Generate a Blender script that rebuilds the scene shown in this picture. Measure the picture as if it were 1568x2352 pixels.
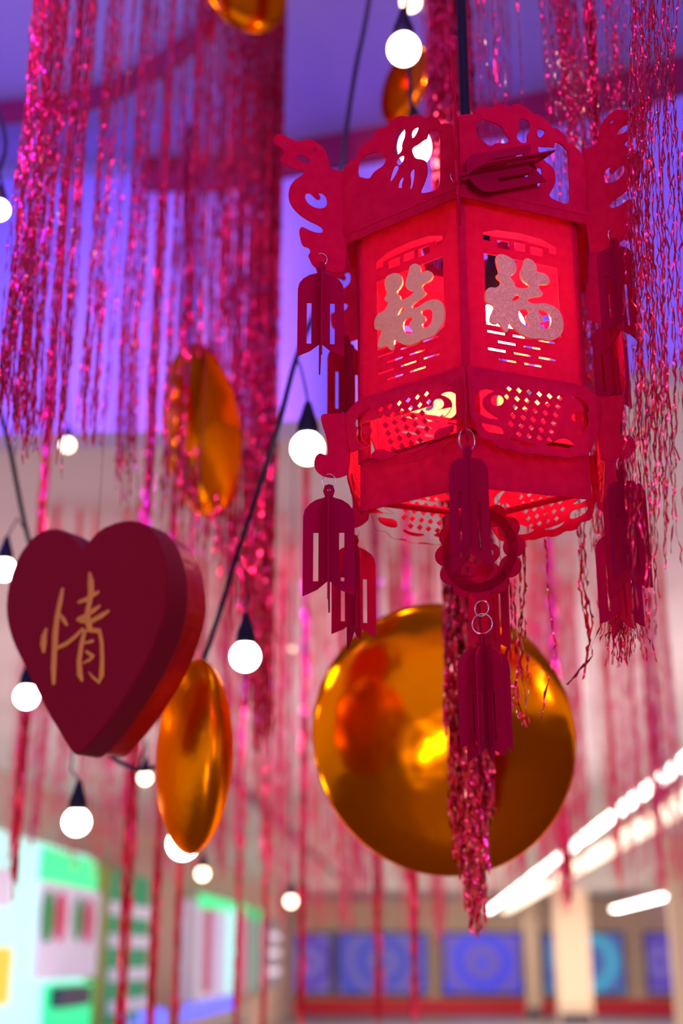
import bpy, bmesh, math, random
from mathutils import Vector, Matrix
random.seed(7)
S = bpy.context.scene
COL = S.collection
for o in list(bpy.data.objects): bpy.data.objects.remove(o)
R = math.radians
# ------------------------------------------------------------ camera
EYE = Vector((0, 0, 1.6)); F = 3000.0
PITCH = math.atan(1024/3000); YAW = R(3.56)
cam = bpy.data.cameras.new('camera'); camo = bpy.data.objects.new('camera', cam); COL.objects.link(camo)
camo.location = EYE; camo.rotation_euler = (R(90)+PITCH, 0, YAW)
cam.sensor_fit = 'VERTICAL'; cam.sensor_height = 36; cam.sensor_width = 24; cam.lens = 36*F/2352
cam.clip_start = .05; cam.clip_end = 200
cam.dof.use_dof = True; cam.dof.focus_distance = 1.40; cam.dof.aperture_fstop = 2.7; cam.dof.aperture_blades = 9
S.camera = camo
S.view_settings.view_transform = 'Standard'; S.view_settings.look = 'None'
S.view_settings.gamma = 1; S.view_settings.use_curve_mapping = False; S.view_settings.exposure = 0.2
# ------------------------------------------------------------ world, lamps and added fill lights
w = bpy.data.worlds.new('world'); S.world = w; w.use_nodes = True
bg = w.node_tree.nodes['Background']; bg.inputs[1].default_value = .55
_n = w.node_tree.nodes; _l = w.node_tree.links; _tc = _n.new('ShaderNodeTexCoord'); _sp = _n.new('ShaderNodeSeparateXYZ'); _cr = _n.new('ShaderNodeValToRGB'); _mr = _n.new('ShaderNodeMapRange')
_mr.inputs['From Min'].default_value = -1; _l.new(_tc.outputs['Generated'], _sp.inputs[0]); _l.new(_sp.outputs['Z'], _mr.inputs['Value']); _l.new(_mr.outputs[0], _cr.inputs[0]); _l.new(_cr.outputs[0], bg.inputs[0])
_e = _cr.color_ramp.elements; _e[0].position = .25; _e[0].color = (.35, .25, .25, 1); _e[1].position = .85; _e[1].color = (.30, .14, .9, 1)
for _p, _c in ((.44, (.95, .68, .50, 1)), (.54, (1, .62, .55, 1)), (.64, (.50, .22, .70, 1))): _x = _e.new(_p); _x.color = _c
def lamp(name, loc, power, color, rad):
    l = bpy.data.lights.new(name, 'POINT'); l.energy = power; l.color = color; l.shadow_soft_size = rad
    o = bpy.data.objects.new(name, l); COL.objects.link(o); o.location = loc
def area(name, loc, target, size, power, color, sy=None, spread=180):
    l = bpy.data.lights.new(name, 'AREA'); l.energy = power; l.color = color; l.size = size; l.spread = R(spread)
    if sy: l.shape = 'RECTANGLE'; l.size_y = sy
    o = bpy.data.objects.new(name, l); COL.objects.link(o); o.location = loc
    o.rotation_euler = (Vector(target)-Vector(loc)).to_track_quat('-Z', 'Y').to_euler(); return o
area('blue_wash_light', (-1.2, -.9, 4.2), (-1.4, 4.2, 3.5), .8, 50, (.085, .045, 1), spread=62)
area('blue_wash_light', (1.9, -.6, 4.2), (2.0, 4.0, 3.4), .8, 46, (.075, .035, 1), spread=62)
area('violet_wash_light', (.2, -.7, 4.25), (.5, 1.6, 2.3), .6, 14, (.80, .12, 1))
area('blue_ceiling_fill', (-2.9, .8, 3.1), (-1.5, 2.6, 4.34), .6, 26, (.14, .08, 1), spread=110)  # added out of view to turn the upper left ceiling blue
area('pink_curtain_fill', (-.75, -.3, 3.25), (-.50, 2.8, 3.2), .2, 9, (1, .30, .75), spread=36)  # added unseen spot that tints the left tinsel pink
lamp('lilac_glint_fill', (1.3, -1.1, 2.5), 30, (.30, .16, 1), .08)  # added behind the camera for lilac glints on the foil
lamp('lilac_glint_fill', (-.9, -1.3, 2.9), 22, (.42, .20, 1), .07)  # second added glint light, also unseen
area('far_hall_fill', (2, 33, 3.2), (2, 36, 0), 10, 420, (1, .82, .66), 6)  # added fill that brightens the far floor and back wall
area('violet_bounce_fill', (1.2, -1.6, 2.0), (.8, 2.4, 4.4), .8, 11, (.75, .36, 1), spread=95)  # added out of view in place of violet bounce on the ceiling
area('shop_ceiling_fill', (.8, 9, .5), (.8, 9.3, 5), 8, 330, (1, .70, .72), 9)  # added upward fill, evens out the near part of the lower ceiling
area('shop_ceiling_fill', (.8, 26, .5), (.8, 26, 5), 8, 330, (1, .80, .68), 20)  # same added fill for the far part of the lower ceiling
# ------------------------------------------------------------ rays (photo pixel -> place)
RM = Matrix.Rotation(YAW, 3, 'Z') @ Matrix.Rotation(R(90)+PITCH, 3, 'X')
def ray(px, py): return (RM @ Vector(((px-784)/F, -(py-1176)/F, -1)))
def at_dist(px, py, d):
    r = ray(px, py); return EYE + r*(d/math.hypot(r.x, r.y))
def at_depth(px, py, d): return EYE + ray(px, py)*d
def at_z(px, py, z):
    r = ray(px, py); return EYE + r*((z-EYE.z)/r.z)
def at_plane(px, py, P, n):
    r = ray(px, py); return EYE + r*((P-EYE).dot(n)/r.dot(n))
def at_X(px, py, X):
    r = ray(px, py); return EYE + r*(X/r.x)
def at_Y(px, py, Y):
    r = ray(px, py); return EYE + r*(Y/r.y)
_c = at_depth(985, 1710, 2.1); _n = Vector((-.28, -1, -.30)).normalized(); _d = (_c-EYE).normalized(); _rf = _d-2*_d.dot(_n)*_n
lamp('hall_spot', _c+_rf*2.6, 18, (1, .72, .42), .07)
# ------------------------------------------------------------ materials
def mat(name, color, rough=.5, metal=0, emit=None, es=0, coat=0, trans=0, noise=None, bump=None, spec=.5, sheen=0, coat_rough=.1):
    m = bpy.data.materials.new(name); m.use_nodes = True; nt = m.node_tree; b = nt.nodes['Principled BSDF']
    b.inputs['Base Color'].default_value = (*color, 1); b.inputs['Roughness'].default_value = rough
    b.inputs['Metallic'].default_value = metal; b.inputs['Specular IOR Level'].default_value = spec
    b.inputs['Coat Weight'].default_value = coat; b.inputs['Coat Roughness'].default_value = coat_rough
    b.inputs['Sheen Weight'].default_value = sheen
    if emit: b.inputs['Emission Color'].default_value = (*emit, 1); b.inputs['Emission Strength'].default_value = es
    tc = nt.nodes.new('ShaderNodeTexCoord')
    if noise:
        sc, c2, sx = noise
        n = nt.nodes.new('ShaderNodeTexNoise'); n.inputs['Scale'].default_value = sc; n.inputs['Detail'].default_value = 5
        mp = nt.nodes.new('ShaderNodeMapping'); mp.inputs['Scale'].default_value = sx
        nt.links.new(tc.outputs['Object'], mp.inputs[0]); nt.links.new(mp.outputs[0], n.inputs['Vector'])
        cr = nt.nodes.new('ShaderNodeValToRGB'); cr.color_ramp.elements[0].position = .4; cr.color_ramp.elements[1].position = .62
        cr.color_ramp.elements[0].color = (*color, 1); cr.color_ramp.elements[1].color = (*c2, 1)
        nt.links.new(n.outputs[0], cr.inputs[0]); nt.links.new(cr.outputs[0], b.inputs['Base Color'])
        if trans: src = cr.outputs[0]
    if bump:
        n = nt.nodes.new('ShaderNodeTexNoise'); n.inputs['Scale'].default_value = bump[0]; n.inputs['Detail'].default_value = 3
        nt.links.new(tc.outputs['Object'], n.inputs['Vector'])
        bp = nt.nodes.new('ShaderNodeBump'); bp.inputs['Strength'].default_value = bump[1]; bp.inputs['Distance'].default_value = bump[2]
        nt.links.new(n.outputs[0], bp.inputs['Height']); nt.links.new(bp.outputs[0], b.inputs['Normal'])
    if trans:
        t = nt.nodes.new('ShaderNodeBsdfTranslucent'); t.inputs[0].default_value = (1, .11, .02, 1)
        mx = nt.nodes.new('ShaderNodeMixShader'); mx.inputs[0].default_value = trans
        out = nt.nodes['Material Output']
        nt.links.new(b.outputs[0], mx.inputs[1]); nt.links.new(t.outputs[0], mx.inputs[2]); nt.links.new(mx.outputs[0], out.inputs[0])
    return m
M = {}
M['felt'] = mat('red_felt', (.66, .0015, .055), .95, spec=.06, trans=.22, noise=(90, (.74, .006, .066), (1, 1, 1)), bump=(600, .3, .0005))
M['felt_dark'] = mat('deep_red_felt', (.40, .001, .045), .95, spec=.06, trans=.08, bump=(600, .3, .0005))
M['foil'] = mat('red_foil', (.90, .012, .075), .24, .9, coat=1, coat_rough=.12)
M['foil_crimson'] = mat('crimson_foil', (.80, .006, .07), .22, .85, coat=1, coat_rough=.12)
M['foil_far'] = mat('rose_foil', (.80, .06, .10), .5, .4, coat=.1, coat_rough=.3)
M['gold'] = mat('gold_foil', (1, .29, .001), .15, 1, bump=(4.0, .5, .02))
M['gold_satin'] = mat('gold_satin_foil', (1, .32, .002), .34, 1, bump=(11.0, .5, .010))
for k_ in ('gold', 'gold_satin'): M[k_].node_tree.nodes['Principled BSDF'].inputs['Specular Tint'].default_value = (1, .42, .03, 1)
M['velvet'] = mat('heart_velvet', (.23, .001, .015), .9, sheen=.08, spec=.15, bump=(400, .4, .001))
M['velvet_side'] = mat('heart_side_warm_lit', (.60, .003, .004), .45, .3, bump=(22, .5, .01))  # redder than the lid: warm light from the right put into the colour
M['gold_ink'] = mat('gold_embroidery', (.78, .36, .06), .45, .35, bump=(150, .4, .002))
M['black'] = mat('black_rubber', (.008, .008, .02), .55, spec=.2)
M['steel'] = mat('steel_wire', (.75, .75, .85), .2, 1)
M['bulb'] = mat('lit_glass', (1, .95, .85), .3, emit=(1, .93, .80), es=9)
M['bulb_warm'] = mat('lit_glass_warm', (1, .9, .7), .3, emit=(1, .78, .48), es=5)
M['bulb_lantern'] = mat('lit_lantern_glass', (1, .8, .6), .3, emit=(1, .62, .34), es=70)
M['thread'] = mat('thread', (.12, .02, .06), .9)
M['plaster'] = mat('violet_plaster', (.46, .42, .66), .9, noise=(1.2, (.42, .38, .63), (1, 1, 1)))
M['plaster_grey'] = mat('grey_plaster', (.60, .56, .55), .9, noise=(.8, (.54, .50, .49), (1, 1, 1)))
M['trim'] = mat('red_trim_paint', (.30, .003, .03), .6)
M['wall'] = mat('beige_paint', (.62, .42, .36), .9)
M['cream'] = mat('cream_paint', (.78, .60, .45), .8)
M['floor'] = mat('grey_tile', (.30, .26, .27), .4)
M['redband'] = mat('red_panel', (.80, .006, .04), .5)
M['tube'] = mat('lit_tube', (1, 1, .95), .4, emit=(1, .95, .86), es=11)
M['tube_warm'] = mat('lit_tube_warm', (1, .9, .75), .4, emit=(1, .80, .58), es=1.9)
M['cyan'] = mat('pale_panel_glow', (.4, .8, .75), .4, emit=(.36, .82, .78), es=.75)  # emission added so the lit kiosk panel looks bright
M['green'] = mat('green_panel_glow', (.02, .7, .25), .4, emit=(.0, .85, .30), es=.75)  # emission added here too, in place of light on the green panels
M['dgreen'] = mat('green_paint_glow', (.01, .28, .12), .6, emit=(.0, .22, .10), es=.4)  # slight glow put into the paint in place of light on the shelves
M['white'] = mat('white_soft_glow', (.75, .72, .9), .5, emit=(.6, .55, .85), es=.22)  # faint glow added to white parts in place of light on them
M['pink'] = mat('pink_card', (.8, .05, .2), .6)
M['leafgreen'] = mat('green_card', (.05, .4, .12), .6)
M['yellow'] = mat('yellow_sign', (.8, .6, .05), .5, emit=(.8, .62, .05), es=.4)
M['olive'] = mat('olive_frame', (.35, .38, .04), .6)
M['bluelamp'] = mat('lit_blue_lamp', (.2, .25, 1), .4, emit=(.10, .12, 1), es=1.3)
M['grey'] = mat('grey_metal', (.2, .22, .26), .5)
M['dark'] = mat('dark_plastic', (.05, .04, .09), .5)
def glitter():
    m = bpy.data.materials.new('gold_glitter'); m.use_nodes = True; nt = m.node_tree; b = nt.nodes['Principled BSDF']
    tc = nt.nodes.new('ShaderNodeTexCoord'); v = nt.nodes.new('ShaderNodeTexVoronoi'); v.inputs['Scale'].default_value = 900
    nt.links.new(tc.outputs['Object'], v.inputs['Vector'])
    b.inputs['Base Color'].default_value = (1, .56, .28, 1); b.inputs['Metallic'].default_value = .2; b.inputs['Roughness'].default_value = .42
    s = nt.nodes.new('ShaderNodeVectorMath'); s.operation = 'SUBTRACT'; s.inputs[1].default_value = (.5, .5, .5)
    k = nt.nodes.new('ShaderNodeVectorMath'); k.operation = 'SCALE'; k.inputs['Scale'].default_value = .45
    g = nt.nodes.new('ShaderNodeNewGeometry'); a = nt.nodes.new('ShaderNodeVectorMath'); a.operation = 'ADD'
    n = nt.nodes.new('ShaderNodeVectorMath'); n.operation = 'NORMALIZE'
    nt.links.new(v.outputs['Color'], s.inputs[0]); nt.links.new(s.outputs[0], k.inputs[0]); nt.links.new(k.outputs[0], a.inputs[0])
    nt.links.new(g.outputs['Normal'], a.inputs[1]); nt.links.new(a.outputs[0], n.inputs[0]); nt.links.new(n.outputs[0], b.inputs['Normal'])
    return m
M['glitter'] = glitter()
def poster(name, c1, c2, sc):
    m = mat(name, c1, .4, emit=c1, es=.55); nt = m.node_tree; b = nt.nodes['Principled BSDF']
    tc = nt.nodes.new('ShaderNodeTexCoord'); v = nt.nodes.new('ShaderNodeTexWave'); v.wave_type = 'RINGS'; v.rings_direction = 'SPHERICAL'
    v.inputs['Scale'].default_value = sc; v.inputs['Distortion'].default_value = 2.5; v.inputs['Detail'].default_value = 1
    cr = nt.nodes.new('ShaderNodeValToRGB'); cr.color_ramp.elements[0].color = (*c1, 1); cr.color_ramp.elements[1].color = (*c2, 1)
    nt.links.new(tc.outputs['Object'], v.inputs['Vector']); nt.links.new(v.outputs[0], cr.inputs[0])
    nt.links.new(cr.outputs[0], b.inputs['Base Color']); nt.links.new(cr.outputs[0], b.inputs['Emission Color']); return m
M['poster_blue'] = poster('backlit_blue_poster', (.03, .04, .75), (.12, .08, .42), .45)
M['poster_navy'] = poster('backlit_navy_poster', (.03, .05, .45), (.12, .10, .40), .5)
M['poster_cyan'] = poster('backlit_cyan_poster', (.04, .35, .55), (.05, .08, .35), .4)
M['poster_purple'] = poster('backlit_purple_poster', (.08, .04, .40), (.16, .12, .45), .5)
# ------------------------------------------------------------ builders
def tag(o, label=None, cat=None, group=None, kind=None):
    if label: o['label'] = label
    if cat: o['category'] = cat
    if group: o['group'] = group
    if kind: o['kind'] = kind
    return o
def obj(name, verts, faces, m, parent=None, smooth=False, loc=None):
    me = bpy.data.meshes.new(name); me.from_pydata([tuple(v) for v in verts], [], faces); me.validate(); me.update()
    if m: me.materials.append(m)
    if smooth: me.polygons.foreach_set('use_smooth', [True]*len(me.polygons))
    o = bpy.data.objects.new(name, me); COL.objects.link(o)
    if parent: o.parent = parent
    if loc is not None: o.location = loc
    return o
def empty(name, loc, rz=0):
    o = bpy.data.objects.new(name, None); COL.objects.link(o); o.location = loc; o.rotation_euler = (0, 0, rz); o.empty_display_size = .05; return o
class MB:
    def __init__(s): s.v = []; s.f = []
    def box(s, lo, hi):
        n = len(s.v); x0, y0, z0 = lo; x1, y1, z1 = hi
        s.v += [Vector(p) for p in ((x0,y0,z0),(x1,y0,z0),(x1,y1,z0),(x0,y1,z0),(x0,y0,z1),(x1,y0,z1),(x1,y1,z1),(x0,y1,z1))]
        s.f += [tuple(n+i for i in q) for q in ((3,2,1,0),(4,5,6,7),(0,1,5,4),(1,2,6,5),(2,3,7,6),(3,0,4,7))]; return s
    def tube(s, pts, rad, seg=8, flat=None, caps=True):
        pts = [Vector(p) for p in pts]; rs = rad if isinstance(rad, (list, tuple)) else [rad]*len(pts)
        n0 = len(s.v); up = None
        for i, p in enumerate(pts):
            t = (pts[min(i+1, len(pts)-1)]-pts[max(i-1, 0)]).normalized()
            if flat is not None: b = Vector(flat); a = t.cross(b).normalized(); fl = .35
            else:
                if up is None: up = Vector((0, 1, 0)) if abs(t.y) < .9 else Vector((1, 0, 0))
                a = t.cross(up).normalized(); b = t.cross(a).normalized(); up = -b if b.dot(up) < 0 else b; fl = 1
            for k in range(seg):
                an = 2*math.pi*k/seg; s.v.append(p+(a*math.cos(an)+b*math.sin(an)*fl)*rs[i])
        for i in range(len(pts)-1):
            for k in range(seg):
                a = n0+i*seg+k; b = n0+i*seg+(k+1) % seg; s.f.append((a, b, b+seg, a+seg))
        if caps:
            s.f.append(tuple(n0+k for k in range(seg))[::-1]); s.f.append(tuple(n0+(len(pts)-1)*seg+k for k in range(seg)))
        return s
    def lathe(s, prof, c, axis=None, seg=32):
        n0 = len(s.v); c = Vector(c)
        q = Vector((0, 0, 1)).rotation_difference(Vector(axis)) if axis is not None else None
        for r, z in prof:
            for k in range(seg):
                an = 2*math.pi*k/seg; p = Vector((r*math.cos(an), r*math.sin(an), z))
                if q: p = q @ p
                s.v.append(c+p)
        for i in range(len(prof)-1):
            for k in range(seg):
                a = n0+i*seg+k; b = n0+i*seg+(k+1) % seg; s.f.append((a, b, b+seg, a+seg))
        return s
    def build(s, name, m, parent=None, smooth=False, loc=None, rel=None):
        v = s.v if rel is None else [p-Vector(rel) for p in s.v]
        return obj(name, v, s.f, m, parent, smooth, rel if rel is not None else loc)
def smooth_loop(pts, n=3):
    """Chaikin corner cutting of a closed outline"""
    for _ in range(n):
        q = []
        for i in range(len(pts)):
            a = pts[i]; b = pts[(i+1) % len(pts)]
            q += [(a[0]*.75+b[0]*.25, a[1]*.75+b[1]*.25), (a[0]*.25+b[0]*.75, a[1]*.25+b[1]*.75)]
        pts = q
    return pts
def circ(x, y, r, n=14, ry=None): return [(x+r*math.cos(2*math.pi*i/n), y+(ry or r)*math.sin(2*math.pi*i/n)) for i in range(n)]
def plate_geo(groups, thick):
    """each group = outline followed by its holes, 2D; returns verts (u, t, v) and faces of a solid sheet"""
    V = []; Fs = []
    for g in groups:
        cu = bpy.data.curves.new('c', 'CURVE'); cu.dimensions = '2D'; cu.fill_mode = 'BOTH'; cu.extrude = thick/2
        for lp in g:
            sp = cu.splines.new('POLY'); sp.points.add(len(lp)-1); sp.use_cyclic_u = True
            for i, p in enumerate(lp): sp.points[i].co = (p[0], p[1], 0, 1)
        o = bpy.data.objects.new('c', cu); COL.objects.link(o)
        dg = bpy.context.evaluated_depsgraph_get(); me = bpy.data.meshes.new_from_object(o.evaluated_get(dg))
        n = len(V); V += [Vector((v.co.x, -v.co.z, v.co.y)) for v in me.vertices]; Fs += [tuple(n+i for i in p.vertices) for p in me.polygons]
        bpy.data.objects.remove(o); bpy.data.curves.remove(cu); bpy.data.meshes.remove(me)
    return V, Fs
def plate(name, groups, thick, m, parent, off=0, radial=False):
    V, Fs = plate_geo(groups, thick)
    if radial: V = [Vector((p.y, -p.x, p.z)) for p in V]
    else: V = [Vector((p.x, p.y-off, p.z)) for p in V]
    return obj(name, V, Fs, m, parent)
def struct(o): o['kind'] = 'structure'; return o

# ============================================================ SETTING
ZC = 1.6+1.70; ZU = 1.6+2.74; YB = 42; XL = -4.0; XR = 8.2
struct(MB().box((XL-.1, -5, -.1), (XR+.1, YB+.2, 0)).build('floor', M['floor']))
EDGE = [(-6.5, 4.0)]
tr = [(330, 370), (500, 372), (700, 330), (860, 303), (1240, 222), (1568, 140)]
for p in tr:
    q = at_z(*p, ZU); EDGE.append((q.x, q.y))
EDGE.append((7.0, EDGE[-1][1]-.75))
EDGE[0] = (-6.5, EDGE[1][1])
# raised wall of the light well
v = []; f = []
for x, y in EDGE: v += [(x, y, ZC-.02), (x, y, ZU+.1), (x, y+.15, ZC-.02), (x, y+.15, ZU+.1)]
for i in range(len(EDGE)-1):
    a = i*4; b = a+4; f += [(a, b, b+1, a+1), (a+2, a+3, b+3, b+2), (a, a+2, b+2, b)]
struct(obj('wall_front', v, f, M['plaster']))
v = []; f = []
for x, y in EDGE: v += [(x, y-.03, ZU-.13), (x, y-.03, ZU), (x, y+.0, ZU-.13)]
for i in range(1, len(EDGE)-1):
    a = i*3; b = a+3; f += [(a, b, b+1, a+1), (a, a+2, b+2, b)]
struct(obj('trim_1', v, f, M['trim']))
struct(MB().box((-6.6, -5, ZU), (7.1, 4.6, ZU+.1)).build('ceiling_upper', M['plaster']))
# lower shop ceiling following the edge of the well
v = [(x, y+.05, ZC) for x, y in EDGE]+[(7.0, YB, ZC), (-6.5, YB, ZC)]
v2 = [(a, b, c+.12) for a, b, c in v]; n = len(v)
struct(obj('ceiling', v+v2, [tuple(range(n)), tuple(range(2*n-1, n-1, -1))]+[(i, n+i, n+(i+1) % n, (i+1) % n) for i in range(n)], M['plaster_grey']))
# curved drop on the upper ceiling
pts = [at_z(px, py, ZU-.03) for px, py in ((-260, 262), (-100, 258), (0, 250), (120, 240), (240, 208), (350, 150), (440, 85), (500, 10), (540, -80))]
v = []; f = []
for i, p in enumerate(pts):
    t = (pts[min(i+1, len(pts)-1)]-pts[max(i-1, 0)]).normalized(); nn = Vector((-t.y, t.x, 0))*.05
    v += [p+Vector((0, 0, -.045)), p+Vector((0, 0, .06)), p+nn*.5+Vector((0, 0, .06)), p+nn*.5+Vector((0, 0, -.045))]
for i in range(len(pts)-1):
    a = 4*i; b = a+4; f += [(a+k, b+k, b+(k+1) % 4, a+(k+1) % 4) for k in range(4)]
struct(obj('trim_2', v, f, M['trim']))
struct(MB().box((XL-.1, 4.2, 0), (XL, YB, ZC)).build('wall_left', M['wall']))
struct(MB().box((XR, 4.2, 0), (XR+.1, YB, ZC)).build('wall_right', M['wall']))
struct(MB().box((XL, YB, 0), (XR, YB+.1, ZC)).build('wall_back', M['cream']))
struct(MB().box((-1.95, 6.5, ZC-.05), (-1.87, YB, ZC)).build('trim_3', M['dark']))
struct(MB().box((XL, YB-.25, 0), (XR, YB, .42)).build('baseboard_back', M['redband']))
def back_box(name, x0, y0, x1, y1, Y, th, m, label, cat, group=None):
    a = at_Y(x0, y0, Y); b = at_Y(x1, y1, Y); c = Vector(((a.x+b.x)/2, Y, (a.z+b.z)/2))
    mb = MB().box((min(a.x, b.x), Y, min(a.z, b.z)), (max(a.x, b.x), Y+th, max(a.z, b.z)))
    return tag(mb.build(name, m, rel=c), label, cat, group)
def framed_poster(x0, y0, x1, y1, m, label):
    Y = YB-.3; a = at_Y(x0, y0, Y); b = at_Y(x1, y1, Y); e = empty('light_box', ((a.x+b.x)/2, Y, b.z)); tag(e, label, 'light box', 'light boxes along the far wall')
    W = (b.x-a.x)/2; H = a.z-b.z
    MB().box((-W, .0, 0), (W, .30, H)).build('box_frame', M['dark'], e)
    o = MB().box((-W+.06, -.02, .06-H/2), (W-.06, .02, H/2-.06)).build('poster', m, e); o.location = (0, 0, H/2)
framed_poster(648, 2142, 762, 2284, M['poster_purple'], 'small purple light box far left on the back wall')
framed_poster(772, 2140, 985, 2286, M['poster_navy'], 'wide dark blue light box just right of the first far one')
framed_poster(1013, 2140, 1203, 2286, M['poster_blue'], 'bright blue light box on the far wall below the thick garland')
framed_poster(1243, 2140, 1440, 2286, M['poster_cyan'], 'cyan light box on the far wall behind the cream pillar')
framed_poster(1478, 2140, 1552, 2286, M['poster_purple'], 'narrow purple light box at the right end of the far wall')
def pillar(x0, x1, Y, label, m):
    a = at_Y(x0, 2200, Y); b = at_Y(x1, 2200, Y); e = empty('pillar', ((a.x+b.x)/2, Y, 0)); tag(e, label, 'pillar'); W = (b.x-a.x)/2
    MB().box((-W, 0, 0), (W, 2*W, ZC)).build('shaft', m, e); MB().box((-W*.9, -.03, 0), (W*.9, 0, .25)).build('plinth', M['dark'], e)
pillar(1278, 1356, 36, 'square cream pillar in front of the cyan light box', M['cream'])
pillar(1206, 1238, 40, 'slim cream pillar right of the bright blue light box', M['cream'])
pillar(1548, 1600, 20, 'cream pillar at the right edge of the far hall', M['cream'])
# ---- linear lamps
def strip(X, z, y0, y1, mm, label, group, wid=.10, hang=True):
    e = empty('linear_lamp', (X, (y0+y1)/2, z)); tag(e, label, 'lamp', group); L = (y1-y0)/2
    MB().box((-wid/2, -L, -.02), (wid/2, L, .03)).build('tube', mm, e)
    MB().box((-wid/2-.01, -L, .03), (wid/2+.01, L, .07)).build('housing', M['cream'], e)
    for s in (-1, 1): MB().box((-.006, s*L*.8-.006, .07), (.006, s*L*.8+.006, ZC-z-.0005)).build('suspension_wire', M['grey'], e)
y = 7.0
for i in range(11):
    strip(at_z(1568, 1752, 1.6+1.32).x, 1.6+1.32, y, y+2.95, M['tube'], 'white linear ceiling lamp in the long bright row', 'bright row of linear lamps', .06); y += 3.1
y = 7.0
for i in range(11):
    strip(at_z(1568, 1850, 1.6+1.30).x, 1.6+1.30, y, y+2.75, M['tube_warm'], 'dim warm linear lamp in the row right of the bright row', 'dim row of linear lamps', .24); y += 3.1
for i in range(4):
    strip(at_z(1545, 2055, 1.6+1.28).x, 1.6+1.28, 25+i*4.2-3.0, 25+i*4.2+1.0, M['tube'], 'short white linear lamp far to the right above the pillar', 'far right linear lamps', .2)
# ---- shops along the left wall
def side_pt(px, py, X=XL+.1): return at_X(px, py, X)
def side_box(name, x0, x1, ytl, ybl, X, th, m, parent=None):
    """panel on the left wall spanning photo columns x0..x1; ytl, ybl = top and bottom at x0"""
    X = XL+.3; a = side_pt(x0, ytl, X); b = side_pt(x1, ytl, X); c = side_pt(x0, ybl, X)
    return a.y, b.y, c.z, a.z
def side(name, x0, x1, yt, yb, X, th, m, parent):
    y0, y1, z0, z1 = side_box(name, x0, x1, yt, yb, X, th, m); z0 = max(z0, .02)
    o = parent.location
    return MB().box((X-th-o.x, y0-o.y, z0-o.z), (X-o.x, y1-o.y, z1-o.z)).build(name, m, parent)
ya = side_pt(-60, 2200).y
k = empty('kiosk', (XL+.5, ya, 0)); tag(k, 'pale green glowing shop kiosk with an oval windowed box at the lower left', 'kiosk')
side('panel', -60, 215, 1888, 2700, XL+.30, .28, M['cyan'], k)
side('header_panel', 96, 222, 1945, 2050, XL+.33, .03, M['green'], k)
side('base_panel', 100, 222, 2262, 2520, XL+.33, .03, M['green'], k)
side('edge_post', 223, 243, 1985, 2500, XL+.36, .34, M['olive'], k)
side('sign', -30, 19, 2175, 2310, XL+.34, .03, M['yellow'], k)
side('notice', -30, 22, 1990, 2080, XL+.34, .03, M['white'], k)
d = side('display_box', 84, 222, 2022, 2250, XL+.36, .06, M['white'], k)
def oval_on(px, py, rx, ry, X, m, name, parent):
    c = side_pt(px, py, X); e1 = side_pt(px+rx, py, X); e2 = side_pt(px, py-ry, X); a = abs(e1.y-c.y); b = abs(e2.z-c.z)
    v = []; n = 24
    for xx in (X, X+.015): v += [(xx-parent.location.x, c.y+a*math.cos(2*math.pi*i/n)-parent.location.y, c.z+b*math.sin(2*math.pi*i/n)-parent.location.z) for i in range(n)]
    return obj(name, v, [tuple(range(n)), tuple(range(n, 2*n))]+[(i, (i+1) % n, n+(i+1) % n, n+i) for i in range(n)], m, parent)
oval_on(108, 2105, 15, 62, XL+.36, M['leafgreen'], 'oval_window', k); oval_on(138, 2105, 12, 58, XL+.375, M['pink'], 'oval_window', k)
oval_on(178, 2110, 10, 52, XL+.36, M['leafgreen'], 'oval_window', k); oval_on(203, 2115, 10, 52, XL+.375, M['pink'], 'oval_window', k)
c = side('drawer', 110, 178, 2268, 2315, XL+.45, .12, M['dark'], k)
k = empty('shelf_unit', (XL+.4, side_pt(250, 2200).y, 0)); tag(k, 'dark green shelf unit with white goods beside the glowing kiosk', 'shelf unit')
side('back_panel', 246, 346, 1990, 2500, XL+.3, .28, M['dgreen'], k)
for i, yy in enumerate((2070, 2145, 2225, 2300)): side('shelf', 248, 344, yy, yy+30, XL+.36, .06, M['white'], k)
k = empty('shop_front', (XL+.4, side_pt(445, 2200).y, 0)); tag(k, 'far white and green shop front with pink hangings', 'shop front')
side('back_panel', 455, 600, 2065, 2300, XL+.3, .28, M['white'], k)
side('header_panel', 455, 600, 2050, 2082, XL+.32, .02, M['green'], k)
for i in range(5): side('banner', 470+i*26, 482+i*26, 2085, 2280, XL+.36, .03, [M['pink'], M['white'], M['cyan'], M['pink'], M['leafgreen']][i], k)
k = empty('shelf_unit', (XL+.4, side_pt(605, 2200).y, 0)); tag(k, 'small grey shelf unit right of the far shop front', 'shelf unit')
side('back_panel', 603, 638, 2105, 2275, XL+.3, .28, M['grey'], k)
for yy in (2140, 2180, 2225): side('shelf', 604, 637, yy, yy+16, XL+.36, .06, M['white'], k)
# counter with the row of blue lamps
k = empty('counter', (-3.2, 17.5, 0)); tag(k, 'low dark counter carrying a row of small blue lamps', 'counter')
MB().box((-.35, -4.2, 0), (.35, 4.2, .82)).build('body', M['grey'], k); MB().box((-.4, -4.3, .82), (.4, 4.3, .86)).build('worktop', M['cream'], k)
for i in range(9):
    MBl = MB().lathe([(.0, 0), (.05, 0), (.065, .05), (.055, .17), (.03, .21), (0, .21)], (0, 0, 0), seg=16)
    tag(MBl.build('table_lamp', M['bluelamp'], smooth=True, loc=(-3.0, 13.6+i*.95, .86)), 'small glowing blue lamp in the row on the dark counter', 'lamp', 'blue lamps on the counter')

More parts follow.
